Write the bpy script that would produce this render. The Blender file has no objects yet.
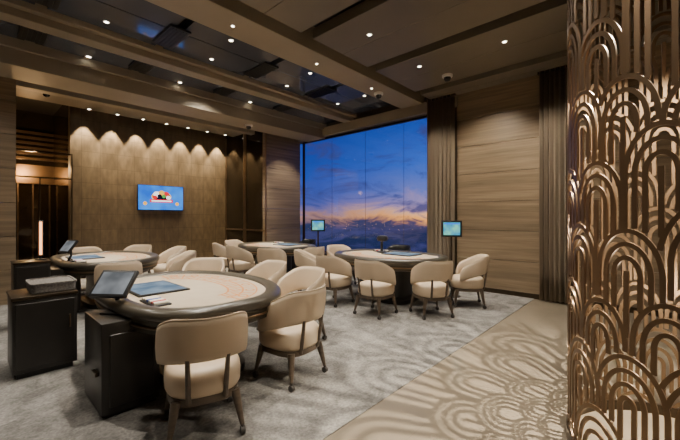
import bpy, bmesh, math, random
from mathutils import Vector, Matrix
random.seed(7)
PI=math.pi
C=bpy.context.scene.collection
S=bpy.context.scene
# ------------------------------------------------------------------ materials
def nodes(name):
    m=bpy.data.materials.new(name); m.use_nodes=True
    nt=m.node_tree; b=nt.nodes['Principled BSDF']
    return m,nt,b
def mat(name,col,rough=.5,metal=0,var=.12,scale=(6,6,6),bump=0,bscale=80,spec=.5,coat=0):
    m,nt,b=nodes(name)
    b.inputs['Roughness'].default_value=rough; b.inputs['Metallic'].default_value=metal
    b.inputs['Specular IOR Level'].default_value=spec
    b.inputs['Coat Weight'].default_value=coat
    tc=nt.nodes.new('ShaderNodeTexCoord'); mp=nt.nodes.new('ShaderNodeMapping'); mp.inputs['Scale'].default_value=scale
    n=nt.nodes.new('ShaderNodeTexNoise'); n.inputs['Scale'].default_value=1; n.inputs['Detail'].default_value=4
    r=nt.nodes.new('ShaderNodeValToRGB')
    e=r.color_ramp.elements
    e[0].position=.3; e[1].position=.7
    e[0].color=tuple(c*(1-var) for c in col)+(1,); e[1].color=tuple(min(1,c*(1+var)) for c in col)+(1,)
    L=nt.links.new
    L(tc.outputs['Object'],mp.inputs['Vector']); L(mp.outputs[0],n.inputs['Vector']); L(n.outputs[0],r.inputs[0]); L(r.outputs[0],b.inputs['Base Color'])
    if bump:
        n2=nt.nodes.new('ShaderNodeTexNoise'); n2.inputs['Scale'].default_value=bscale
        bp=nt.nodes.new('ShaderNodeBump'); bp.inputs['Strength'].default_value=bump; bp.inputs['Distance'].default_value=.01
        L(tc.outputs['Object'],n2.inputs['Vector']); L(n2.outputs[0],bp.inputs['Height']); L(bp.outputs[0],b.inputs['Normal'])
    return m
def veneer(name,c0,c1,sc=(.5,.5,13),rough=.4):
    m,nt,b=nodes(name); L=nt.links.new
    b.inputs['Roughness'].default_value=rough
    tc=nt.nodes.new('ShaderNodeTexCoord'); mp=nt.nodes.new('ShaderNodeMapping'); mp.inputs['Scale'].default_value=sc
    n=nt.nodes.new('ShaderNodeTexNoise'); n.inputs['Scale'].default_value=1.3; n.inputs['Detail'].default_value=6; n.inputs['Roughness'].default_value=.65
    r=nt.nodes.new('ShaderNodeValToRGB'); e=r.color_ramp.elements
    e[0].position=.3; e[1].position=.7; e[0].color=c0+(1,); e[1].color=c1+(1,)
    L(tc.outputs['Object'],mp.inputs['Vector']); L(mp.outputs[0],n.inputs['Vector']); L(n.outputs[0],r.inputs[0])
    # each board a little lighter or darker than its neighbours
    sp=nt.nodes.new('ShaderNodeSeparateXYZ'); L(tc.outputs['Object'],sp.inputs[0])
    dv=nt.nodes.new('ShaderNodeMath'); dv.operation='DIVIDE'; dv.inputs[1].default_value=.2775; L(sp.outputs[2],dv.inputs[0])
    fl=nt.nodes.new('ShaderNodeMath'); fl.operation='FLOOR'; L(dv.outputs[0],fl.inputs[0])
    wn=nt.nodes.new('ShaderNodeTexWhiteNoise'); wn.noise_dimensions='1D'; L(fl.outputs[0],wn.inputs['W'])
    mr=nt.nodes.new('ShaderNodeMapRange'); mr.inputs[3].default_value=.86; mr.inputs[4].default_value=1.12; L(wn.outputs['Value'],mr.inputs[0])
    mx=nt.nodes.new('ShaderNodeMixRGB'); mx.blend_type='MULTIPLY'; mx.inputs[0].default_value=1
    L(r.outputs[0],mx.inputs[1]); L(mr.outputs[0],mx.inputs[2]); L(mx.outputs[0],b.inputs['Base Color'])
    return m
def tiles(name,ca,cb,cm,bw,bh,axes='XZ',mortar=.006,offset=0.0,rough=.45,streak=(9,9,2),bump=.25,lo=.72,hi=1.25):
    m,nt,b=nodes(name); L=nt.links.new
    b.inputs['Roughness'].default_value=rough
    tc=nt.nodes.new('ShaderNodeTexCoord'); sp=nt.nodes.new('ShaderNodeSeparateXYZ'); cb_=nt.nodes.new('ShaderNodeCombineXYZ')
    L(tc.outputs['Object'],sp.inputs[0]); L(sp.outputs[axes[0]],cb_.inputs[0]); L(sp.outputs[axes[1]],cb_.inputs[1])
    br=nt.nodes.new('ShaderNodeTexBrick'); br.offset=offset; br.offset_frequency=2; br.squash=1
    for k,v in (('Scale',1),('Mortar Size',mortar),('Mortar Smooth',.3),('Bias',0),('Brick Width',bw),('Row Height',bh)): br.inputs[k].default_value=v
    br.inputs['Color1'].default_value=ca+(1,); br.inputs['Color2'].default_value=cb+(1,); br.inputs['Mortar'].default_value=cm+(1,)
    L(cb_.outputs[0],br.inputs['Vector'])
    mp=nt.nodes.new('ShaderNodeMapping'); mp.inputs['Scale'].default_value=streak
    n=nt.nodes.new('ShaderNodeTexNoise'); n.inputs['Scale'].default_value=1; n.inputs['Detail'].default_value=5
    L(tc.outputs['Object'],mp.inputs['Vector']); L(mp.outputs[0],n.inputs['Vector'])
    mr=nt.nodes.new('ShaderNodeMapRange'); mr.inputs[1].default_value=.3; mr.inputs[2].default_value=.7; mr.inputs[3].default_value=lo; mr.inputs[4].default_value=hi
    L(n.outputs[0],mr.inputs[0])
    mx=nt.nodes.new('ShaderNodeMixRGB'); mx.blend_type='MULTIPLY'; mx.inputs[0].default_value=1
    L(br.outputs['Color'],mx.inputs[1]); L(mr.outputs[0],mx.inputs[2]); L(mx.outputs[0],b.inputs['Base Color'])
    if bump:
        iv=nt.nodes.new('ShaderNodeMath'); iv.operation='SUBTRACT'; iv.inputs[0].default_value=1; L(br.outputs['Fac'],iv.inputs[1])
        bp=nt.nodes.new('ShaderNodeBump'); bp.inputs['Strength'].default_value=bump; bp.inputs['Distance'].default_value=.01
        L(iv.outputs[0],bp.inputs['Height']); L(bp.outputs[0],b.inputs['Normal'])
    return m
def carpet_mat():
    m,nt,b=nodes('carpet_pile'); L=nt.links.new
    b.inputs['Roughness'].default_value=.95; b.inputs['Specular IOR Level'].default_value=.1
    tc=nt.nodes.new('ShaderNodeTexCoord')
    n=nt.nodes.new('ShaderNodeTexNoise'); n.inputs['Scale'].default_value=4.0; n.inputs['Detail'].default_value=5; n.inputs['Roughness'].default_value=.64; n.inputs['Distortion'].default_value=.8
    r=nt.nodes.new('ShaderNodeValToRGB'); e=r.color_ramp.elements
    e[0].position=.35; e[1].position=.64; e[0].color=(.14,.133,.124,1); e[1].color=(.275,.262,.243,1)
    L(tc.outputs['Object'],n.inputs['Vector']); L(n.outputs[0],r.inputs[0])
    n2=nt.nodes.new('ShaderNodeTexNoise'); n2.inputs['Scale'].default_value=50; n2.inputs['Detail'].default_value=3
    mr=nt.nodes.new('ShaderNodeMapRange'); mr.inputs[1].default_value=.3; mr.inputs[2].default_value=.7; mr.inputs[3].default_value=.74; mr.inputs[4].default_value=1.2
    L(tc.outputs['Object'],n2.inputs['Vector']); L(n2.outputs[0],mr.inputs[0])
    mx=nt.nodes.new('ShaderNodeMixRGB'); mx.blend_type='MULTIPLY'; mx.inputs[0].default_value=1
    L(r.outputs[0],mx.inputs[1]); L(mr.outputs[0],mx.inputs[2]); L(mx.outputs[0],b.inputs['Base Color'])
    bp=nt.nodes.new('ShaderNodeBump'); bp.inputs['Strength'].default_value=.35; bp.inputs['Distance'].default_value=.02
    L(n2.outputs[0],bp.inputs['Height']); L(bp.outputs[0],b.inputs['Normal'])
    return m
def emission(name,col,st,col2=None,sc=4):
    m=bpy.data.materials.new(name); m.use_nodes=True; nt=m.node_tree; nt.nodes.clear(); L=nt.links.new
    o=nt.nodes.new('ShaderNodeOutputMaterial'); e=nt.nodes.new('ShaderNodeEmission'); e.inputs[1].default_value=st
    e.inputs[0].default_value=col+(1,)
    if col2:
        tc=nt.nodes.new('ShaderNodeTexCoord'); n=nt.nodes.new('ShaderNodeTexNoise'); n.inputs['Scale'].default_value=sc
        r=nt.nodes.new('ShaderNodeValToRGB'); r.color_ramp.elements[0].position=.35; r.color_ramp.elements[1].position=.65
        r.color_ramp.elements[0].color=col+(1,); r.color_ramp.elements[1].color=col2+(1,)
        L(tc.outputs['Object'],n.inputs['Vector']); L(n.outputs[0],r.inputs[0]); L(r.outputs[0],e.inputs[0])
    L(e.outputs[0],o.inputs[0]); return m
def glass_mat():
    m=bpy.data.materials.new('window_glass'); m.use_nodes=True; nt=m.node_tree; nt.nodes.clear(); L=nt.links.new
    o=nt.nodes.new('ShaderNodeOutputMaterial'); t=nt.nodes.new('ShaderNodeBsdfTransparent'); g=nt.nodes.new('ShaderNodeBsdfGlossy')
    t.inputs[0].default_value=(.92,.94,1,1); g.inputs['Roughness'].default_value=.02
    mx=nt.nodes.new('ShaderNodeMixShader'); mx.inputs[0].default_value=.035
    L(t.outputs[0],mx.inputs[1]); L(g.outputs[0],mx.inputs[2]); L(mx.outputs[0],o.inputs[0]); return m
M={}
M['carpet']=carpet_mat()
M['stone']=tiles('beige_stone_floor',(.245,.205,.152),(.238,.198,.147),(.21,.175,.13),1.2,1.2,'XY',.002,0,.18,(2,2,1),0,.9,1.08)
M['tile']=tiles('brown_stone_tile',(.132,.092,.052),(.112,.078,.044),(.07,.048,.027),.38,.38,'XZ',.005,0,.42,(11,11,4),.15,.75,1.22)
M['veneer']=veneer('tan_veneer',(.155,.11,.066),(.305,.226,.142))
M['veneer_dark']=veneer('dark_veneer',(.035,.024,.014),(.08,.055,.032))
M['beam']=mat('beam_lacquer',(.31,.258,.185),.5,0,.05,(2,2,2))
M['ceilpanel']=mat('ceiling_panel',(.175,.147,.108),.32,0,.05,(2,2,2))
M['ceil_blue_sheen']=mat('dark_ceiling_panel_blue_sheen',(.085,.098,.128),.12,0,.08,(2,2,2),spec=1,coat=.4)  # blue in the base colour partly stands for window reflections on gloss
M['slab']=mat('dark_slab',(.012,.01,.009),.7)  # near-black, so the gaps between ceiling panels stay in deep shade
M['black']=mat('black_metal',(.010,.010,.010),.4,0,.1)
M['wall']=mat('brown_paint',(.19,.145,.10),.6)
M['lattice']=mat('brown_bronze_plate',(.185,.122,.072),.38,.7,.12,(3,3,3))
M['bronze']=mat('bronze',(.24,.16,.095),.33,.85,.12,(3,3,3))
M['bronze_dark']=mat('dark_bronze',(.06,.042,.026),.3,.7,.2,(3,3,3))
M['mirror_dark']=mat('dark_mirror',(.035,.025,.015),.06,.5,.2)
M['curtain']=mat('curtain_fabric',(.24,.188,.132),.85,0,.1,(20,20,2),.2,200)
M['cream']=mat('cream_leather',(.60,.475,.335),.45,0,.04,(5,5,5),.06,120)
M['wood_leg']=mat('taupe_walnut',(.10,.072,.05),.35,0,.2,(10,10,40))
M['caster']=mat('caster_rubber',(.06,.054,.048),.4,.4)
M['rim']=mat('taupe_black_leather_rim',(.055,.047,.034),.32,0,.1,(4,4,4),.05,150,coat=.15)
M['apron']=mat('dark_olive_apron',(.05,.043,.028),.35,0,.15)
M['felt']=mat('beige_felt',(.40,.33,.238),.9,0,.05,(8,8,8),.1,300)
M['print']=mat('orange_print',(.46,.18,.045),.8)
M['cabinet']=mat('black_cabinet',(.022,.019,.016),.35,0,.15)
M['grey_weave']=mat('grey_weave',(.17,.155,.14),.8,0,.45,(60,60,60),.6,120)
M['white']=mat('white_plastic',(.8,.78,.74),.4)
M['device']=mat('charcoal_plastic',(.022,.022,.024),.35)
M['dome']=mat('dark_dome',(.01,.01,.012),.08)
M['lamp']=emission('lamp_glow',(1,.9,.72),18)
M['scr_blue']=emission('blue_screen',(.01,.10,.65),1.5,(.03,.3,.95),2.2)
M['scr_teal']=emission('teal_screen',(.01,.2,.5),1.3,(.2,.65,.5),7)
M['scr_grey']=emission('grey_screen',(.16,.17,.18),.8,(.42,.44,.46),5)
M['scr_table']=emission('table_screen',(.16,.24,.34),1.0,(.34,.44,.55),5)
M['amber_glow']=emission('amber_glow',(1,.42,.16),4)
M['city_glow']=emission('city_glow',(1,.55,.25),1.2)
M['e_red']=emission('emblem_red',(.8,.02,.03),1.4)
M['e_white']=emission('emblem_white',(1,1,1),1.8)
M['e_gold']=emission('emblem_gold',(1,.5,.06),1.5)
M['e_green']=emission('emblem_green',(.1,.5,.08),1.2)
M['e_dark']=emission('emblem_dark',(.01,.01,.03),1)
M['chip_r']=mat('red_chip',(.4,.05,.04),.5); M['chip_w']=mat('ivory_chip',(.6,.55,.45),.5); M['chip_b']=mat('blue_chip',(.05,.08,.3),.5)
M['glass']=glass_mat()
# ------------------------------------------------------------------ mesh helpers
class MB:
    def __init__(s): s.v=[]; s.f=[]
    def add(s,vs,fs):
        o=len(s.v); s.v+= [tuple(p) for p in vs]; s.f+=[tuple(i+o for i in f) for f in fs]; return s
    def box(s,x0,x1,y0,y1,z0,z1,bev=0,seg=2,mx=None):
        bm=bmesh.new(); bmesh.ops.create_cube(bm,size=1)
        for v in bm.verts:
            v.co=Vector(((x0+x1)/2+v.co.x*(x1-x0),(y0+y1)/2+v.co.y*(y1-y0),(z0+z1)/2+v.co.z*(z1-z0)))
        if bev: bmesh.ops.bevel(bm,geom=bm.edges[:],offset=bev,segments=seg,profile=.5,affect='EDGES')
        if mx: bm.transform(mx)
        bm.verts.index_update()
        s.add([v.co[:] for v in bm.verts],[[v.index for v in f.verts] for f in bm.faces]); bm.free(); return s
    def loft(s,rings,cap=True,loop=False):
        n=len(rings[0]); vs=[p for r in rings for p in r]; fs=[]
        k=len(rings)
        for i in range(k if loop else k-1):
            j=(i+1)%k
            for a in range(n):
                b=(a+1)%n; fs.append((i*n+a,i*n+b,j*n+b,j*n+a))
        if cap and not loop:
            fs.append(tuple(range(n))[::-1]); fs.append(tuple((k-1)*n+a for a in range(n)))
        return s.add(vs,fs)
    def tube(s,pts,rad,n=10):
        pts=[Vector(p) for p in pts]
        if not hasattr(rad,'__len__'): rad=[rad]*len(pts)
        rings=[]
        for i,p in enumerate(pts):
            t=(pts[min(i+1,len(pts)-1)]-pts[max(i-1,0)]).normalized()
            a=Vector((0,0,1)) if abs(t.z)<.9 else Vector((1,0,0))
            u=t.cross(a).normalized(); w=t.cross(u).normalized()
            rings.append([p+(u*math.cos(2*PI*k/n)+w*math.sin(2*PI*k/n))*rad[i] for k in range(n)])
        return s.loft(rings)
    def lathe(s,prof,cx=0,cy=0,n=24):
        rings=[[(cx+r*math.cos(2*PI*k/n),cy+r*math.sin(2*PI*k/n),z) for k in range(n)] for r,z in prof]
        return s.loft(rings)
    def ribbon(s,pts,w,z):          # flat ribbon in XY
        n=len(pts); L=[];
        for i,p in enumerate(pts):
            a=Vector(pts[max(i-1,0)]); b=Vector(pts[min(i+1,n-1)]); t=(b-a).normalized(); nn=Vector((-t.y,t.x))*w/2
            L.append((p[0]+nn.x,p[1]+nn.y,z)); L.append((p[0]-nn.x,p[1]-nn.y,z))
        return s.add(L,[(2*i,2*i+1,2*i+3,2*i+2) for i in range(n-1)])
    def obj(s,name,m,parent=None,sharp=35,loc=None):
        me=bpy.data.meshes.new(name); me.from_pydata(s.v,[],s.f); me.validate()
        bm=bmesh.new(); bm.from_mesh(me); bmesh.ops.recalc_face_normals(bm,faces=bm.faces[:]); bm.to_mesh(me); bm.free()
        me.shade_smooth(); me.set_sharp_from_angle(angle=math.radians(sharp))
        me.materials.append(m)
        o=bpy.data.objects.new(name,me); C.objects.link(o)
        if parent: o.parent=parent
        if loc: o.location=loc
        return o
def tag(o,label,cat,group=None):
    o['label']=label; o['category']=cat
    if group: o['group']=group
    return o
def thing(name,label,cat,loc=(0,0,0),rz=0,group=None):
    o=bpy.data.objects.new(name,None); C.objects.link(o); o.empty_display_size=.1
    o.location=loc; o.rotation_euler=(0,0,rz); return tag(o,label,cat,group)
def dup(o,parent=None):
    c=o.copy(); C.objects.link(c)
    c.parent=parent
    for ch in list(o.children): dup(ch,c)
    return c
def struct(name,mb,m,parent=None):
    o=mb.obj(name,m,parent); o['kind']='structure'; return o
def sup(a,b,n,N=48,a2=None,n2=None,cx=0,cy=0):
    out=[]
    for k in range(N):
        t=2*PI*k/N; c,s_=math.cos(t),math.sin(t)
        aa,nn=(a2,n2) if (c<0 and a2) else (a,n)
        out.append((cx+aa*math.copysign(abs(c)**(2/nn),c),cy+b*math.copysign(abs(s_)**(2/nn),s_)))
    return out
# ------------------------------------------------------------------ room shell
XR=6.88; XL=-2.6; YF=-2.6; YB=10.2; YP=7.97; XA=5.67
struct('floor',MB().box(XL,XR+.3,YF,1.6,-.1,0),M['stone'])
struct('floor',MB().box(XL,XR+.3,1.6,12.7,-.1,.006),M['carpet'])
struct('ceiling',MB().box(XL-.2,XR+.3,YF-.2,12.7,4.3,4.45),M['slab'])
w=MB().box(XR,XR+.25,YF,3.5,0,4.3).box(XR,XR+.25,3.5,YP+.2,0,.42).box(XR,XR+.25,3.5,YP+.2,3.72,4.3)
struct('wall_right',w,M['veneer_dark'])
w=MB()
for k in range(7):
    w.box(XR-.05,XR,1.5,3.02,.09+k*.555,.09+(k+1)*.555-.008)
struct('wall_right_panel',w,M['veneer'])
w=MB()
for k in range(7):
    w.box(XR-.05,XR,YF,1.02,.09+k*.555,.09+(k+1)*.555-.008)
struct('wall_right_panel',w,M['veneer'])
struct('baseboard_right',MB().box(XR-.06,XR,YF,3.0,0,.09),M['bronze_dark'])
# window
win=bpy.data.objects.new('window_1',None); C.objects.link(win); win['kind']='structure'
f=MB().box(XR+.1,XR+.17,3.5,YP,.42,.47).box(XR+.1,XR+.17,3.5,YP,3.68,3.72).box(XR+.1,XR+.17,3.5,3.54,.42,3.72).box(XR+.1,XR+.17,YP-.04,YP,.42,3.72)
for y in (4.4,5.55,6.75): f.box(XR+.125,XR+.131,y-.002,y+.002,.45,3.7)
f.obj('window_frame',M['bronze_dark'],win)
MB().box(XR+.125,XR+.135,3.5,YP,.45,3.7).obj('window_pane',M['glass'],win)
MB().box(XR-.12,XR+.1,3.5,YP-.02,.40,.44,.008).obj('window_sill',M['veneer_dark'],win)
struct('trim_1',MB().box(XR-.1,XR,3.0,YP,3.72,3.95),M['beam'])
w=MB()
for k in range(7): w.box(XA,XR,YP,YP+.2,.0+k*.565,(k+1)*.565-.008)
struct('wall_back_corner',w,M['veneer'])
struct('wall_alcove',MB().box(XA,XA+.15,YP+.2,YB+.2,0,4.3),M['mirror_dark'])
w=MB()
for y in (8.0,9.02,9.10,10.15): w.box(XA-.03,XA,y-.02,y+.02,0,3.95)
w.box(XA-.03,XA,8.0,10.15,0,.1).box(XA-.03,XA,8.0,10.15,1.05,1.09)
struct('trim_2',w,M['bronze'])
struct('wall_back',MB().box(1.68,XA,YB,YB+.2,0,4.3),M['tile'])
struct('wall_corridor',MB().box(1.68,1.83,YB+.2,12.5,0,4.3),M['mirror_dark'])
struct('wall_corridor_back',MB().box(.3,3,12.5,12.7,0,4.3),M['mirror_dark'])
struct('trim_12',MB().box(.4,2.9,12.38,12.5,2.35,2.85),M['bronze'])
w=MB().box(.4,2.9,12.42,12.5,0,.3)
for k in range(6): w.box(.4,2.9,12.42,12.5,3.0+k*.14,3.06+k*.14)
for x in (.95,1.25,1.6): w.box(x-.015,x+.015,12.45,12.5,.3,2.35)
struct('trim_3',w,M['bronze'])
w=MB()
for k in range(7): w.box(XL,.58,YP-.07,YP+.13,k*.565,(k+1)*.565-.008)
struct('wall_back_pier',w,M['veneer'])
struct('wall_corridor_left',MB().box(.43,.58,YP+.13,12.5,0,4.3),M['mirror_dark'])
struct('wall_left',MB().box(XL-.2,XL,YF,YP+.2,0,4.3),M['wall'])
struct('wall_front',MB().box(XL,XR+.3,YF-.2,YF,0,4.3),M['wall'])
w=MB().box(.6,.63,9.9,9.94,0,2.9).box(1.65,1.68,9.9,9.94,0,2.9).box(.6,1.68,9.9,9.94,2.86,2.9).box(.6,1.68,9.9,9.94,2.3,2.33).box(1.1,1.12,9.9,9.94,0,2.3)
struct('trim_4',w,M['bronze_dark'])
# ceiling bays
for a,b in ((XL,1.67),(1.89,3.09),(3.31,4.55),(4.77,6.09),(6.31,XR)):
    p=MB(); m_=(a+b)/2
    for x0,x1 in ((a,m_-.004),(m_+.004,b)):
        p.box(x0,x1,YF,.6,3.95,4.1,.004,1).box(x0,x1,.61,3.56,3.95,4.1,.004,1)
    struct('ceiling_panel',p,M['ceilpanel'])
struct('trim_5',MB().box(XL,XR,3.78,4.32,3.93,4.3,.006,1),M['beam'])
xs=[XL,-.75,.65,2.05,3.6,5.1,XR]
for i in range(6):
    a=xs[i]+.06; b=xs[i+1]-.06
    struct('ceiling_panel',MB().box(a,b,4.4,5.04,4.1,4.2).box(a,b,5.06,5.72,4.1,4.2),M['ceil_blue_sheen'])
    struct('ceiling_panel',MB().box(a,b,6.2,6.86,4.04,4.2),M['ceil_blue_sheen'])
    struct('ceiling_panel',MB().box(a,b,7.66,8.5,3.98,4.2),M['ceil_blue_sheen'])
struct('trim_6',MB().box(XL,XR,5.84,6.08,3.93,4.3,.006,1).box(XL,XR,5.74,6.18,4.03,4.3,.006,1),M['beam'])
struct('trim_7',MB().box(XL,XR,4.32,4.40,4.04,4.3,.004,1),M['beam'])
struct('trim_8',MB().box(XL,XR,6.9,7.6,3.66,4.3,.006,1).box(XL,XR,6.84,6.9,3.9,4.3,.004,1),M['beam'])
struct('trim_9',MB().box(XL,XA,8.55,8.75,3.84,4.3,.006,1),M['beam'])
struct('trim_10',MB().box(.58,XA,8.8,9.75,3.95,4.2),M['ceilpanel'])
# city far below the window
h=MB(); rc=random.Random(11)
for k in range(90):
    a=rc.uniform(.35,.95); d=rc.uniform(2200,4200)
    x,y=d*math.cos(a),d*math.sin(a); z=-rc.uniform(30,100)*d/2600
    s_=d*rc.uniform(.0003,.0006)
    h.box(x-s_,x+s_,y-s_,y+s_,z-s_,z+s_)
ct=h.obj('city_lights',M['city_glow']); ct['kind']='stuff'; tag(ct,'tiny warm city lights far below the dusk sky outside the window','lights')
# ------------------------------------------------------------------ curtains
def curtain(y0,y1,label,n):
    mb=MB(); N=n*10; prof=[]
    for i in range(N+1):
        t=i/N; prof.append((XR-.17+.045*math.sin(t*n*2*PI)+.012*math.sin(t*n*5.3),y0+(y1-y0)*t+.01*math.sin(t*n*4*PI)))
    rows=[.03,.5,1.5,2.6,3.94]; vs=[(x,y,z) for z in rows for x,y in prof]; W=N+1
    mb.add(vs,[(r*W+i,r*W+i+1,(r+1)*W+i+1,(r+1)*W+i) for r in range(len(rows)-1) for i in range(N)])
    t=thing('curtain',label,'curtain',(0,0,0))
    o=mb.obj('fabric',M['curtain'],t,80)
    md=o.modifiers.new('thick','SOLIDIFY'); md.thickness=.006
    MB().box(XR-.2,XR-.14,y0-.02,y1+.02,3.9,3.945).obj('curtain_rail',M['bronze_dark'],t)
curtain(3.02,3.62,'taupe brown full height curtain drawn beside the sunset window',7)
curtain(1.05,1.5,'taupe brown full height curtain between wood panel and pierced bronze screen',6)
# ------------------------------------------------------------------ chairs
def chair_proto(back_mat,name,label,cat):
    t=thing(name,label,cat)
    prof=[(.300,.88),(.307,.95),(.33,1),(.405,1.01),(.44,.985),(.462,.92),(.475,.78),(.481,.5),(.482,.2)]
    MB().loft([[(x*k,y*k+.015,z) for x,y in sup(.242,.262,2.6,40)] for z,k in prof]).obj('seat',back_mat,t,50)
    rings=[]; N=44
    for i in range(N+1):
        u=-1+2*i/N; ph=math.radians(-90+u*120); a=abs(u)
        top=.82-.215*max(0,(a-.30)/.70)**1.4; bot=.545-.13*a**2.3
        if a>.9:
            e=(a-.9)/.1; top-=.06*e*e; bot+=.02*e*e
        ring=[]
        th=.025
        c_,s_=math.cos(ph),math.sin(ph)
        px=.266*math.copysign(abs(c_)**.9,c_); py=.27*math.copysign(abs(s_)**.9,s_)
        nx,ny=c_,s_
        for k in range(12):
            q=2*PI*k/12; cr=math.copysign(abs(math.cos(q))**.5,math.cos(q)); cz=math.copysign(abs(math.sin(q))**.5,math.sin(q))
            z=(top+bot)/2+cz*(top-bot)/2
            rr=th*cr*(1-.25*max(0,cz))+ (z-.5)*.14*max(0,1-a)
            ring.append((px+rr*nx,py+rr*ny,z))
        rings.append(ring)
    bk=MB().loft(rings).obj('backrest',back_mat,t,60)
    # piping along the top edge of the backrest
    edge=[]
    for r in rings[2:-2]:
        top_=max(r,key=lambda p:p[2]); mx_=sum(p[0] for p in r)/12; my_=sum(p[1] for p in r)/12
        edge.append((r[2][0]*.5+r[3][0]*.5,r[2][1]*.5+r[3][1]*.5,top_[2]+.001))
    MB().tube(edge,.0055,6).obj('piping',back_mat,bk,60)
    MB().loft([[(x,y+.01,z) for x,y in sup(.225,.24,3,32)] for z in (.258,.303)]).obj('seat_frame',M['wood_leg'],t)
    for sx in (-1,1):
        MB().tube([(sx*.11,-.22,.28),(sx*.115,-.25,.42),(sx*.12,-.27,.57)],[.018,.016,.015],8).obj('back_post',M['wood_leg'],t)
    for sx in (-1,1):
        for sy in (-1,1):
            x,y=sx*.19,sy*.19
            l=MB().tube([(x*.95,y*.95,.29),(x*1.02,y*1.02,.21),(x*1.16,y*1.16,.065)],[.031,.027,.015],10).obj('leg',M['wood_leg'],t,60)
            c=MB(); cx,cy=x*1.17,y*1.17
            c.tube([(cx,cy,.075),(cx,cy,.045)],.012,8)
            c.tube([(cx-.014,cy,.027),(cx+.014,cy,.027)],.0265,14)
            c.obj('caster',M['caster'],l)
    return t
T1=(1.5,3.4);T2=(1.65,6.95);T3=(5.1,6.85);T4=(5.15,3.6)
G='cream barrel chairs around the gaming tables'
chairs=[
 (1.12,2.32,T1,'cream barrel chair nearest the camera, its back squarely towards us'),
 (2.02,2.47,T1,'large cream barrel chair in the foreground, just right of the nearest chair'),
 (2.64,3.10,T1,'cream barrel chair at the right end of the nearest table, beside the foreground pair'),
 (2.74,3.95,T1,'cream barrel chair at the far right edge of the nearest table'),
 (2.33,4.83,T1,'cream barrel chair just behind the nearest table, only its top showing'),
 (1.5,5.70,T2,'cream barrel chair on near side of the left rear table, behind the tilted screen'),
 (2.55,6.3,T2,'cream barrel chair at near right of the left rear table'),
 (2.85,7.4,T2,'cream barrel chair at far right of the left rear table'),
 (2.5,8.3,T2,'cream barrel chair under the television behind the left rear table'),
 (1.65,8.4,T2,'leftmost cream barrel chair behind the left rear table'),
 (4.25,7.6,T3,'leftmost cream barrel chair at the rear corner table, in front of dark alcove'),
 (4.13,6.75,T3,'cream barrel chair second from left at the rear corner table'),
 (4.3,5.85,T3,'cream barrel chair on near left side of the rear corner table'),
 (5.0,5.48,T3,'cream barrel chair on near right side of the rear corner table'),
 (4.9,8.22,T3,'cream barrel chair on the far side of the rear corner table'),
 (4.16,3.1,T4,'cream barrel chair front and centre at the table by the window, left of its pair'),
 (4.66,2.46,T4,'cream barrel chair at near corner of window side table, second from right'),
 (5.6,2.30,T4,'rightmost cream barrel chair, at the window side table in front of wood panel'),
 (4.22,4.0,T4,'cream barrel chair on the left of the window side table'),
 (4.42,4.8,T4,'cream barrel chair farthest left at the window side table, partly hidden'),
 (5.5,5.02,T4,'cream barrel chair on far side of the window side table against the glass'),
]
proto=chair_proto(M['cream'],'barrel_chair',chairs[0][3],'chair')
ANG={0:-.34,1:.12}
for i,(x,y,T,lab) in enumerate(chairs):
    o=proto if i==0 else dup(proto)
    o.location=(x,y,.006)
    ty=min(max(y,T[1]-.45),T[1]+.45); 
    dx,dy=T[0]-x,ty-y
    o.rotation_euler=(0,0,math.atan2(dy,dx)-PI/2+random.uniform(-.06,.06))
    if i in ANG: o.rotation_euler=(0,0,ANG[i])
    tag(o,lab,'chair',G)
dk=chair_proto(M['black'],'dealer_chair','black dealer chair behind the window side table','chair')
dk.location=(6.3,4.15,.006); dk.rotation_euler=(0,0,PI/2); dk['group']='black dealer chairs'
d2=dup(dk); d2.location=(6.27,7.1,.006); tag(d2,'black dealer chair behind the rear corner table','chair','black dealer chairs')
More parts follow.
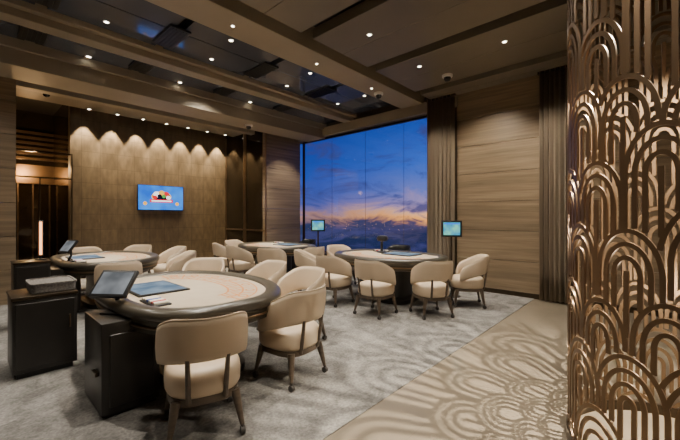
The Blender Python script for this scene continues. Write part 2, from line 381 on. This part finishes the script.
# ------------------------------------------------------------------ gaming tables
def table_proto():
    t=thing('gaming_table','x','table')
    def out(ins,N=72): return sup(.75-ins,1.05-ins,2.15,N,.72-ins,3.2)
    def lv(l): return [[(x,y,z) for x,y in out(i)] for i,z in l]
    MB().loft(lv([(.06,.745),(.1,.757),(.12,.757),(.4,.757)])).obj('felt_top',M['felt'],t,60)
    pr=[(.15,.75),(.145,.762),(.115,.778),(.07,.786),(.028,.779),(.004,.757),(0,.73),(.008,.70),(.03,.69),(.15,.69)]
    MB().loft(lv(pr),loop=True).obj('padded_rim',M['rim'],t,60)
    MB().loft(lv([(.035,.69),(.04,.60),(.10,.585),(.25,.585)])).obj('apron',M['apron'],t,50)
    MB().loft(lv([(.031,.655),(.026,.65),(.026,.64),(.032,.635)]),cap=False).obj('brass_band',M['bronze'],t)
    MB().loft([[(x*.9+.03,y*.9,z) for x,y in sup(a,b,4,40)] for a,b,z in ((.40,.62,0),(.40,.62,.06),(.36,.58,.07),(.31,.52,.1),(.31,.52,.585))]).obj('pedestal',M['cabinet'],t,40)
    p=MB()
    for ins,wd in ((.21,.014),(.34,.02),(.48,.02)):
        pts=[((.75-ins)*math.cos(a),(1.05-ins)*math.sin(a)) for a in [(-PI/2+PI*k/40) for k in range(41)]]
        p.ribbon(pts,wd,.7585)
    for k in range(8):
        a=-PI/2+.1+(PI-.2)*k/7
        p.ribbon([((.75-.21)*math.cos(a),(1.05-.21)*math.sin(a)),((.75-.48)*math.cos(a),(1.05-.48)*math.sin(a))],.018,.7586)
        if k<7:
            a2=a+(PI-.2)/14
            cx,cy=(.75-.275)*math.cos(a2),(1.05-.275)*math.sin(a2)
            p.ribbon([(cx+.035*math.cos(q),cy+.045*math.sin(q)) for q in [2*PI*j/16 for j in range(17)]],.018,.7587)
            cx,cy=(.75-.41)*math.cos(a2),(1.05-.41)*math.sin(a2)
            p.ribbon([(cx-.03,cy-.05),(cx+.03,cy-.05),(cx+.03,cy+.05),(cx-.03,cy+.05),(cx-.03,cy-.05)],.018,.7587)
    p.obj('printed_layout',M['print'],t)
    tr=MB().box(-.54,-.40,-.60,-.30,.757,.772,.004,1).obj('chip_tray',M['black'],t)
    for k in range(6):
        c=MB().tube([(-.525,-.57+k*.048,.777),(-.42,-.57+k*.048,.777)],.016,12)
        c.obj('chip_row',M[('chip_w','chip_r','chip_w','chip_b','chip_w','chip_w')[k]],tr)
    s=MB().box(-.50,-.06,-.16,.46,.757,.774,.006,2).obj('table_display',M['black'],t)
    MB().box(-.475,-.085,-.135,.435,.7745,.776).obj('display_glass',M['scr_table'],s)
    c=MB().box(-.85,-.46,-.52,-.02,.03,.685,.008,2).box(-.82,-.48,-.49,-.05,0,.04).obj('console',M['cabinet'],t)
    MB().box(-.80,-.51,-.532,-.52,.08,.60,.004,1).obj('console_door',M['cabinet'],c)
    MB().box(-.875,-.85,-.46,-.36,.30,.33,.004,1).obj('console_ledge',M['bronze_dark'],c)
    return t
GT='gaming tables with beige felt'
tp=table_proto(); tp.location=(T1[0],T1[1],.006); tag(tp,'large gaming table nearest the camera with beige felt and dark padded rim','table',GT)
for T,rz,lab in ((T2,0,'gaming table at left rear in front of the television wall'),(T3,PI,'smallest looking gaming table in the rear corner beside the alcove'),(T4,PI,'gaming table beside the sunset window, ringed by cream chairs')):
    o=dup(tp); o.location=(T[0],T[1],.006); o.rotation_euler=(0,0,rz); tag(o,lab,'table',GT)
# ------------------------------------------------------------------ consoles and screens
def console(x0,x1,y0,y1,h,label):
    t=thing('console_cabinet',label,'cabinet',((x0+x1)/2,(y0+y1)/2,.006)); a=(x1-x0)/2;b=(y1-y0)/2
    MB().box(-a+.03,a-.03,-b+.03,b-.03,0,.06).obj('plinth',M['black'],t)
    MB().box(-a,a,-b,b,.05,h-.03,.006,2).obj('body',M['cabinet'],t)
    MB().box(-a-.008,a+.008,-b-.008,b+.008,h-.03,h,.006,2).obj('top_board',M['bronze_dark'],t)
    d=MB().box(-a+.02,a-.02,-b-.012,-b,.09,h-.06,.003,1).obj('door',M['cabinet'],t)
    MB().tube([(a-.06,-b-.03,.4),(a-.06,-b-.03,.52)],.006,8).box(a-.066,a-.054,-b-.03,-b-.012,.4,.41).box(a-.066,a-.054,-b-.03,-b-.012,.51,.52).obj('handle',M['bronze'],d)
    return t
console(.28,.74,4.15,4.65,.73,'black console cabinet left of the nearest table, grey woven tray on top')
console(.42,.78,6.0,6.38,.86,'black console cabinet at far left carrying the lit light bar')
t=thing('woven_tray','low grey woven tray lying on the black console at left','tray',(.58,4.42,.736))
MB().loft([[(x*k,y*k,z) for x,y in sup(.17,.2,9,48)] for z,k in ((0,.96),(.006,.99),(.082,1),(.086,1),(.086,.93),(.02,.92))]).obj('tray_body',M['grey_weave'],t,40)
MB().loft([[(x*k,y*k,z) for x,y in sup(.178,.208,9,48)] for z,k in ((.075,1),(.092,1),(.094,.99),(.094,.9),(.086,.9))]).obj('rim',M['grey_weave'],t,40)
MB().loft([[(x,y,z) for x,y in sup(.155,.185,9,48)] for z in (.018,.075)]).obj('liner',M['grey_weave'],t,40)
t=thing('light_bar','slim upright light bar glowing amber at far left','light',(.70,6.2,.866))
MB().lathe([(.06,0),(.06,.012),(.015,.02),(.012,.06)]).obj('base',M['black'],t)
MB().box(-.03,.03,-.02,.02,.05,.54,.005,1).obj('housing',M['black'],t)
MB().box(-.016,.014,-.025,-.019,.07,.52).obj('light_strip',M['amber_glow'],t)
def touchscreen(x,y,z,yaw,tilt,w_,h_,m,label,name='touchscreen_monitor'):
    t=thing(name,label,'monitor',(x,y,z),yaw)   # local -Y is facing direction
    MB().box(-.08,.08,-.06,.06,0,.014,.005,1).obj('base',M['black'],t)
    MB().tube([(0,.0,.01),(0,.035,.09),(0,.03,.18)],.016,10).obj('stand_arm',M['black'],t)
    mx=Matrix.Translation((0,.0,.23))@Matrix.Rotation(tilt,4,'X')
    fr=MB().box(-w_/2,w_/2,-.014,.018,-h_/2,h_/2,.006,2,mx).obj('bezel',M['black'],t)
    MB().box(-w_/2+.022,w_/2-.022,-.0165,-.0145,-h_/2+.022,h_/2-.022,0,1,mx).obj('screen',m,fr)
touchscreen(.80,3.16,.692,math.radians(-52),math.radians(-42),.30,.24,M['scr_grey'],'black tilted touchscreen on the console of the nearest table')
touchscreen(1.06,6.55,.775,math.radians(-75),math.radians(-35),.28,.22,M['scr_grey'],'small black tilted touchscreen on the left rear table')
def pole_monitor(x,y,label,yaw):
    t=thing('monitor_stand',label,'monitor',(x,y,.006),yaw)
    MB().lathe([(.16,0),(.16,.012),(.03,.025),(.02,.05)]).obj('base',M['black'],t)
    MB().tube([(0,0,.02),(0,0,1.2)],.018,12).obj('pole',M['bronze_dark'],t)
    b=MB().box(-.18,.18,-.045,-.01,1.08,1.38,.008,2).box(-.05,.05,-.012,.02,1.15,1.3).obj('bezel',M['black'],t)
    MB().box(-.145,.145,-.0475,-.0455,1.115,1.345).obj('screen',M['scr_teal'],b)
    MB().box(-.135,.135,-.0495,-.0478,1.31,1.335).obj('screen_banner',M['scr_blue'],b)
pole_monitor(6.05,2.78,'monitor on a pole in front of the curtain, right of the window',math.radians(-62))
pole_monitor(6.15,6.42,'monitor on a pole in front of the left part of the window',math.radians(-48))
t=thing('table_camera','black round headed camera on bent arm standing on window side table','camera',(5.5,3.95,.763),math.radians(40))
MB().lathe([(.10,0),(.10,.02),(.035,.03),(.025,.06)]).obj('base',M['device'],t)
MB().tube([(0,0,.04),(.03,0,.13),(.0,0,.22),(-.09,0,.27)],.024,10).obj('arm',M['device'],t)
MB().lathe([(.03,.22),(.09,.235),(.11,.28),(.09,.325),(.03,.34)],-.12,0).obj('head',M['device'],t,50)
# ------------------------------------------------------------------ television
t=thing('television','wall mounted television with a blue glowing picture','television',(3.70,YB-.002,1.98))
MB().box(-.60,.60,-.06,0,-.345,.345,.008,2).obj('bezel',M['black'],t)
sc=MB().box(-.585,.585,-.063,-.0605,-.33,.33).obj('screen',M['scr_blue'],t)
def disc(cx,cz,a,b,y,n=28): return MB().add([(cx+a*math.cos(2*PI*k/n),y,cz+b*math.sin(2*PI*k/n)) for k in range(n)],[tuple(range(n))])
disc(0,.03,.26,.15,-.0645).obj('emblem_ring',M['e_gold'],sc)
disc(0,.03,.235,.125,-.0650).obj('emblem_disc',M['e_dark'],sc)
for x,z,a,b,m,y in ((-.13,.09,.085,.08,'e_white',-.0655),(.12,.1,.08,.075,'e_red',-.0656),(0,.13,.075,.075,'e_gold',-.0657),(-.05,.05,.06,.05,'e_dark',-.0658),(.06,.045,.05,.05,'e_green',-.0659),(-.17,.01,.06,.05,'e_red',-.066),(.18,.01,.06,.05,'e_white',-.0661)):
    disc(x,z,a,b,y).obj('emblem_spot',M[m],sc)
MB().box(-.30,.30,-.068,-.067,-.13,-.045).obj('banner',M['e_red'],sc)
MB().box(-.26,.26,-.0695,-.0685,-.105,-.07).obj('banner_stripe',M['e_white'],sc)
for x in (-.42,.42): disc(x,-.16,.05,.05,-.0645).obj('emblem_spot',M['e_gold'],sc)
# ------------------------------------------------------------------ pierced bronze screen (cylindrical)
CX,CY,R=2.86,-.169,.62
ncol=13; W=2*PI*R/ncol; wd=.0235
rr=random.Random(33)
step=.40; k=-4
motifs=[]
while k*step<6.2:
    for i in range(ncol):
        sc_=rr.choice((.92,1,1,1.1,1.25))
        motifs.append((k,(i+(.5 if k%2 else 0))*W+rr.uniform(-.02,.02),k*step+rr.uniform(-.13,.13),.148*sc_))
    k+=1
per=ncol*W
def ds(a,b):
    d=(a-b)%per
    return d-per if d>per/2 else d
byrow={}
for m_ in motifs: byrow.setdefault(m_[0],[]).append(m_)
EL=1.6                                   # arches are taller than wide
def covered(s,z,row,me=None):
    for q in (row-1,row-2,row-3,row-4,row):
        for mm in byrow.get(q,()):
            _,cs,cz,ro=mm
            if q==row and (mm is me or mm[1]>=me[1]): continue
            RO=ro+wd/2-.006
            d=abs(ds(s,cs))
            if d<RO:
                if (z<cz and z>cz-2.0) or (z>=cz and d*d+((z-cz)/EL)**2<RO*RO): return True
    return False
H0,H1=.05,3.9
sm=MB()
def strip(pts):
    n=len(pts)
    if n<2: return
    vs=[]
    for i,p in enumerate(pts):
        a=Vector(pts[max(i-1,0)]); b=Vector(pts[min(i+1,n-1)]); tt=(b-a)
        if tt.length<1e-6: tt=Vector((0,1))
        tt.normalize(); nn=Vector((-tt.y,tt.x))*wd/2
        for sg in (1,-1):
            s_,z_=p[0]+nn.x*sg,p[1]+nn.y*sg; an=s_/R
            for rd in (R+.005,R-.005):
                vs.append((CX+rd*math.cos(an),CY+rd*math.sin(an),z_))
    fs=[]
    for i in range(n-1):
        o=4*i; 
        fs+=[(o,o+4,o+6,o+2),(o+1,o+3,o+7,o+5),(o,o+1,o+5,o+4),(o+2,o+6,o+7,o+3)]
    fs+=[(0,2,3,1),(4*n-4,4*n-3,4*n-1,4*n-2)]
    sm.add(vs,fs)
for mo in motifs:
    row,cs,cz,ro=mo
    ra=ro
    while ra>.012:
        path=[]
        zb=cz-1.9; NL=90
        if ra>.030:
            for j in range(NL): path.append((cs-ra,zb+(cz-zb)*j/NL))
            for j in range(29): 
                a=PI-PI*j/28; path.append((cs+ra*math.cos(a),cz+ra*EL*math.sin(a)))
            for j in range(1,NL+1): path.append((cs+ra,cz-(cz-zb)*j/NL))
        else:
            for j in range(NL+1): path.append((cs,zb+(cz+.03-zb)*j/NL))
        cur=[]
        for p in path:
            if H0<=p[1]<=H1 and not covered(p[0],p[1],row,mo): cur.append(p)
            else:
                strip(cur); cur=[]
        strip(cur)
        ra-=.0435
t=thing('pierced_screen','tall curved bronze screen pierced with nested arch pattern at right','screen')
sm.obj('arch_lattice',M['lattice'],t,20)
def ring(z0,z1): 
    N=64; rs=[]
    for k in range(N):
        a=2*PI*k/N; rs.append([(CX+r*math.cos(a),CY+r*math.sin(a),z) for r,z in ((R+.012,z0),(R+.012,z1),(R-.012,z1),(R-.012,z0))])
    return MB().loft(rs,loop=True)
ring(0,.07).obj('base_ring',M['bronze_dark'],t); ring(3.88,3.945).obj('top_ring',M['bronze_dark'],t)
# ------------------------------------------------------------------ ceiling fittings
ORD=['first','second','third','fourth','fifth','sixth','seventh','eighth','ninth','tenth']
def downlight_proto():
    t=thing('downlight','x','ceiling light')
    N=20; rs=[]
    for k in range(N):
        a=2*PI*k/N; rs.append([(r*math.cos(a),r*math.sin(a),z) for r,z in ((.05,0),(.047,-.008),(.034,-.008),(.032,0))])
    MB().loft(rs,loop=True).obj('trim_ring',M['white'],t)
    MB().lathe([(.031,-.001),(.031,-.004)],n=16).obj('lens',M['lamp'],t)
    return t
dp=None
def downlight(x,y,z,label,group,s=1):
    global dp
    if dp is None: dp=downlight_proto(); o=dp
    else: o=dup(dp)
    o.location=(x,y,z); o.scale=(s,s,1); tag(o,label,'ceiling light',group)
K=1.65
def spot(x,y,z,e,ang=110,blend=.8,rad=.05,col=(1,.91,.78),aim=None):
    l=bpy.data.lights.new('lamp','SPOT'); l.energy=e*K; l.spot_size=math.radians(ang); l.spot_blend=blend; l.shadow_soft_size=rad; l.color=col
    o=bpy.data.objects.new('spot_lamp',l); C.objects.link(o); o.location=(x,y,z)
    if aim:
        d=Vector(aim)-Vector((x,y,z)); o.rotation_euler=d.to_track_quat('-Z','Y').to_euler()
    return o
for i in range(7):
    x=1.95+i*.57
    downlight(x,9.68,3.949,ORD[i]+' of the seven small spotlights above the television wall, from the left','wall washing spotlights')
    spot(x,10.02,3.93,240,60,.35,.015,(1,.84,.6),(x,10.12,0))
    spot(x,9.6,3.9,45,60,.8,.03,(1,.84,.6),(x,10.2,1.6))
for i,x in enumerate((1.25,2.7,4.3,5.9)):
    downlight(x,4.7,4.098,ORD[i]+' downlight from the left in the wide dark bay behind the main beam','downlights in the dark bay, near row',.85)
for i,x in enumerate((1.3,2.8,4.4,5.9)):
    downlight(x,5.5,4.098,ORD[i]+' downlight from the left beside the black vents of dark bay','downlights in the dark bay, far row',.85)
for i,x in enumerate((1.35,2.8,4.35)):
    downlight(x,6.75,4.038,ORD[i]+' downlight from the left in narrow bay before the rear beam','downlights in the narrow bay')
for i,(x,y) in enumerate(((3.75,2.9),(5.1,2.9))):
    downlight(x,y,3.948,('left','right')[i]+' downlight of the pair nearest the main beam in brown ceiling panels','downlights in brown ceiling panels',.85)
for i,(x,y) in enumerate(((3.6,1.7),(5.2,1.6))):
    downlight(x,y,3.948,('left','right')[i]+' downlight of the pair nearer the camera in brown ceiling panels','downlights in brown ceiling panels',.85)
for i,x in enumerate((2.35,3.85,5.3)):
    downlight(x,4.05,3.928,ORD[i]+' tiny spotlight from the left set into the main beam','spotlights in the main beam',.6)
def vent_proto():
    t=thing('air_vent','x','vent')
    MB().box(-.12,.12,-.30,.30,-.03,0,.003,1).obj('frame',M['black'],t)
    for k in range(5): MB().box(-.09+k*.04,-.075+k*.04,-.27,.27,-.038,-.03).obj('slat',M['black'],t)
    return t
vp=None
for row,(y,z,lb) in enumerate(((5.25,4.098,'dark bay between the main beams'),(6.5,4.038,'narrow bay before the rear beam'),(8.1,3.978,'bay before the television wall'))):
    for i,x in enumerate((.65,2.05,3.6,5.1)):
        if vp is None: vp=vent_proto(); o=vp
        else: o=dup(vp)
        o.location=(x,y,z); o.scale=(1.2,1.15,1) if row==0 else (1.2,.75,1)
        tag(o,'black slotted air vent, '+ORD[i]+' from left in '+lb,'vent','air vents in the '+lb)
def dome(x,y,z,label):
    t=thing('security_camera',label,'camera',(x,y,z))
    MB().lathe([(.09,0),(.09,-.03),(.08,-.045),(.06,-.047)]).obj('housing',M['white'],t,50)
    MB().lathe([(.062,-.045),(.058,-.075),(.042,-.1),(.015,-.112)]).obj('dome_cover',M['dome'],t,60)
dome(5.75,2.72,3.95,'white dome security camera on brown ceiling near the wood panelled wall')
dome(1.1,8.95,3.95,'white dome security camera over the corridor opening at far left')
dome(5.6,4.1,3.93,'white dome security camera under the main beam near window')
dome(4.6,7.2,3.66,'white dome security camera under the rear beam before the alcove')
# ------------------------------------------------------------------ lights
for (x,y) in (T1,T2,T3,T4):
    for dx,dy in ((-.1,-.8),(.5,0),(0,.8)):
        sx=1 if x<3 else -1
        yy=min(y+dy,8.0)
        spot(x+dx*sx,yy,3.6 if 6.6<yy<7.7 else 3.9,210,72,.9,.03)
for x,y,e in ((3.2,4.6,115),(3.3,6.5,105),(3.4,2.0,105),(5.2,1.2,105),(1.0,1.3,105),(-.8,4.5,95),(.3,6.2,75)):
    spot(x,y,3.9,e,140,.9,.12)  # wide fill spots added to lift the overall brightness of the room
spot(5.7,2.3,3.9,110,90,.8,.05,(1,.89,.74),(6.88,2.3,1.3))
spot(5.9,3.3,3.9,50,70,.8,.05,(1,.89,.74),(6.7,3.3,1.6))  # added spot that brightens the curtain beside the window
spot(5.9,1.3,3.9,50,70,.8,.05,(1,.89,.74),(6.7,1.3,1.6))  # added spot that brightens the curtain next to the pierced screen
spot(6.2,7.0,3.6,60,80,.7,.05,(1,.89,.74),(6.2,7.97,1.5))
spot(1.7,-.1,3.9,100,90,.8,.06,(1,.9,.75),(2.5,-.2,1.2))  # unseen spot added to light the near face of the pierced screen
spot(CX,CY,3.0,800,100,.5,.02,(1,.88,.7))
spot(4.9,9.0,3.9,120,80,.8,.05,(1,.78,.46),(5.67,9.0,1.5))  # added amber spot that lights up the dark alcove wall
def point(x,y,z,e,r=.05,col=(1,.84,.62)):
    l=bpy.data.lights.new('lamp','POINT'); l.energy=e; l.shadow_soft_size=r; l.color=col
    o=bpy.data.objects.new('point_lamp',l); C.objects.link(o); o.location=(x,y,z)
point(CX+.1,CY,.9,20,.06)
point(1.1,11.4,2.7,55,.1,(1,.6,.26))
# ------------------------------------------------------------------ dusk sky
wd_=bpy.data.worlds.new('dusk'); S.world=wd_; wd_.use_nodes=True; nt=wd_.node_tree; nt.nodes.clear(); L=nt.links.new
def N_(t): return nt.nodes.new(t)
def math_(op,a,b=None,c=None):
    n=N_('ShaderNodeMath'); n.operation=op
    for i,v in enumerate((a,b,c)):
        if v is None: continue
        if isinstance(v,(int,float)): n.inputs[i].default_value=v
        else: L(v,n.inputs[i])
    return n.outputs[0]
o=N_('ShaderNodeOutputWorld'); bg=N_('ShaderNodeBackground'); bg.inputs[1].default_value=1.3
tc=N_('ShaderNodeTexCoord'); sp=N_('ShaderNodeSeparateXYZ'); L(tc.outputs['Generated'],sp.inputs[0])
mp=N_('ShaderNodeMapping'); mp.inputs['Scale'].default_value=(4,4,13); mp.inputs['Location'].default_value=(.6,.2,0); L(tc.outputs['Generated'],mp.inputs[0])
n=N_('ShaderNodeTexNoise'); n.inputs['Scale'].default_value=1.5; n.inputs['Detail'].default_value=8; n.inputs['Roughness'].default_value=.64; n.inputs['Distortion'].default_value=.8; L(mp.outputs[0],n.inputs[0])
elev=math_('MULTIPLY_ADD',n.outputs[0],.12,math_('ADD',sp.outputs[2],-.06))
pos=math_('MULTIPLY_ADD',elev,1.25,.5)
def ramp(cols):
    r=N_('ShaderNodeValToRGB'); el=r.color_ramp.elements
    el[0].position=cols[0][0]; el[0].color=cols[0][1]+(1,); el[1].position=cols[-1][0]; el[1].color=cols[-1][1]+(1,)
    for p,c in cols[1:-1]:
        e=el.new(p); e.color=c+(1,)
    L(pos,r.inputs[0]); return r.outputs[0]
left=ramp([(0,(.012,.018,.05)),(.42,(.016,.026,.075)),(.472,(.035,.045,.11)),(.495,(.40,.20,.16)),(.515,(.18,.14,.30)),(.55,(.065,.09,.36)),(.64,(.022,.07,.40)),(.85,(.010,.03,.25)),(1,(.005,.015,.12))])
right=ramp([(0,(.012,.018,.05)),(.42,(.018,.026,.08)),(.468,(.08,.06,.13)),(.49,(1.45,.55,.09)),(.512,(1.2,.58,.25)),(.54,(.46,.30,.46)),(.59,(.15,.19,.56)),(.68,(.04,.13,.58)),(.85,(.013,.05,.35)),(1,(.005,.015,.12))])
mr=N_('ShaderNodeMapRange'); mr.inputs[1].default_value=.72; mr.inputs[2].default_value=.48; L(sp.outputs[1],mr.inputs[0])
mA=N_('ShaderNodeMixRGB'); L(mr.outputs[0],mA.inputs[0]); L(left,mA.inputs[1]); L(right,mA.inputs[2])
cr=N_('ShaderNodeValToRGB'); cr.color_ramp.elements[0].position=.50; cr.color_ramp.elements[1].position=.62
cr.color_ramp.elements[0].color=(0,0,0,1); cr.color_ramp.elements[1].color=(.8,.8,.8,1); L(n.outputs[0],cr.inputs[0])
mB=N_('ShaderNodeMixRGB'); mB.inputs[2].default_value=(.055,.055,.165,1); L(cr.outputs[0],mB.inputs[0]); L(mA.outputs[0],mB.inputs[1])
L(mB.outputs[0],bg.inputs[0]); L(bg.outputs[0],o.inputs[0])
# ------------------------------------------------------------------ camera
cd=bpy.data.cameras.new('camera'); cam=bpy.data.objects.new('camera',cd); C.objects.link(cam)
cam.location=(0,0,1.45); cam.rotation_euler=(PI/2,0,math.radians(-47.4)); cd.sensor_width=36; cd.lens=345/680*36; cd.shift_y=-.0044; cd.clip_end=20000
S.camera=cam
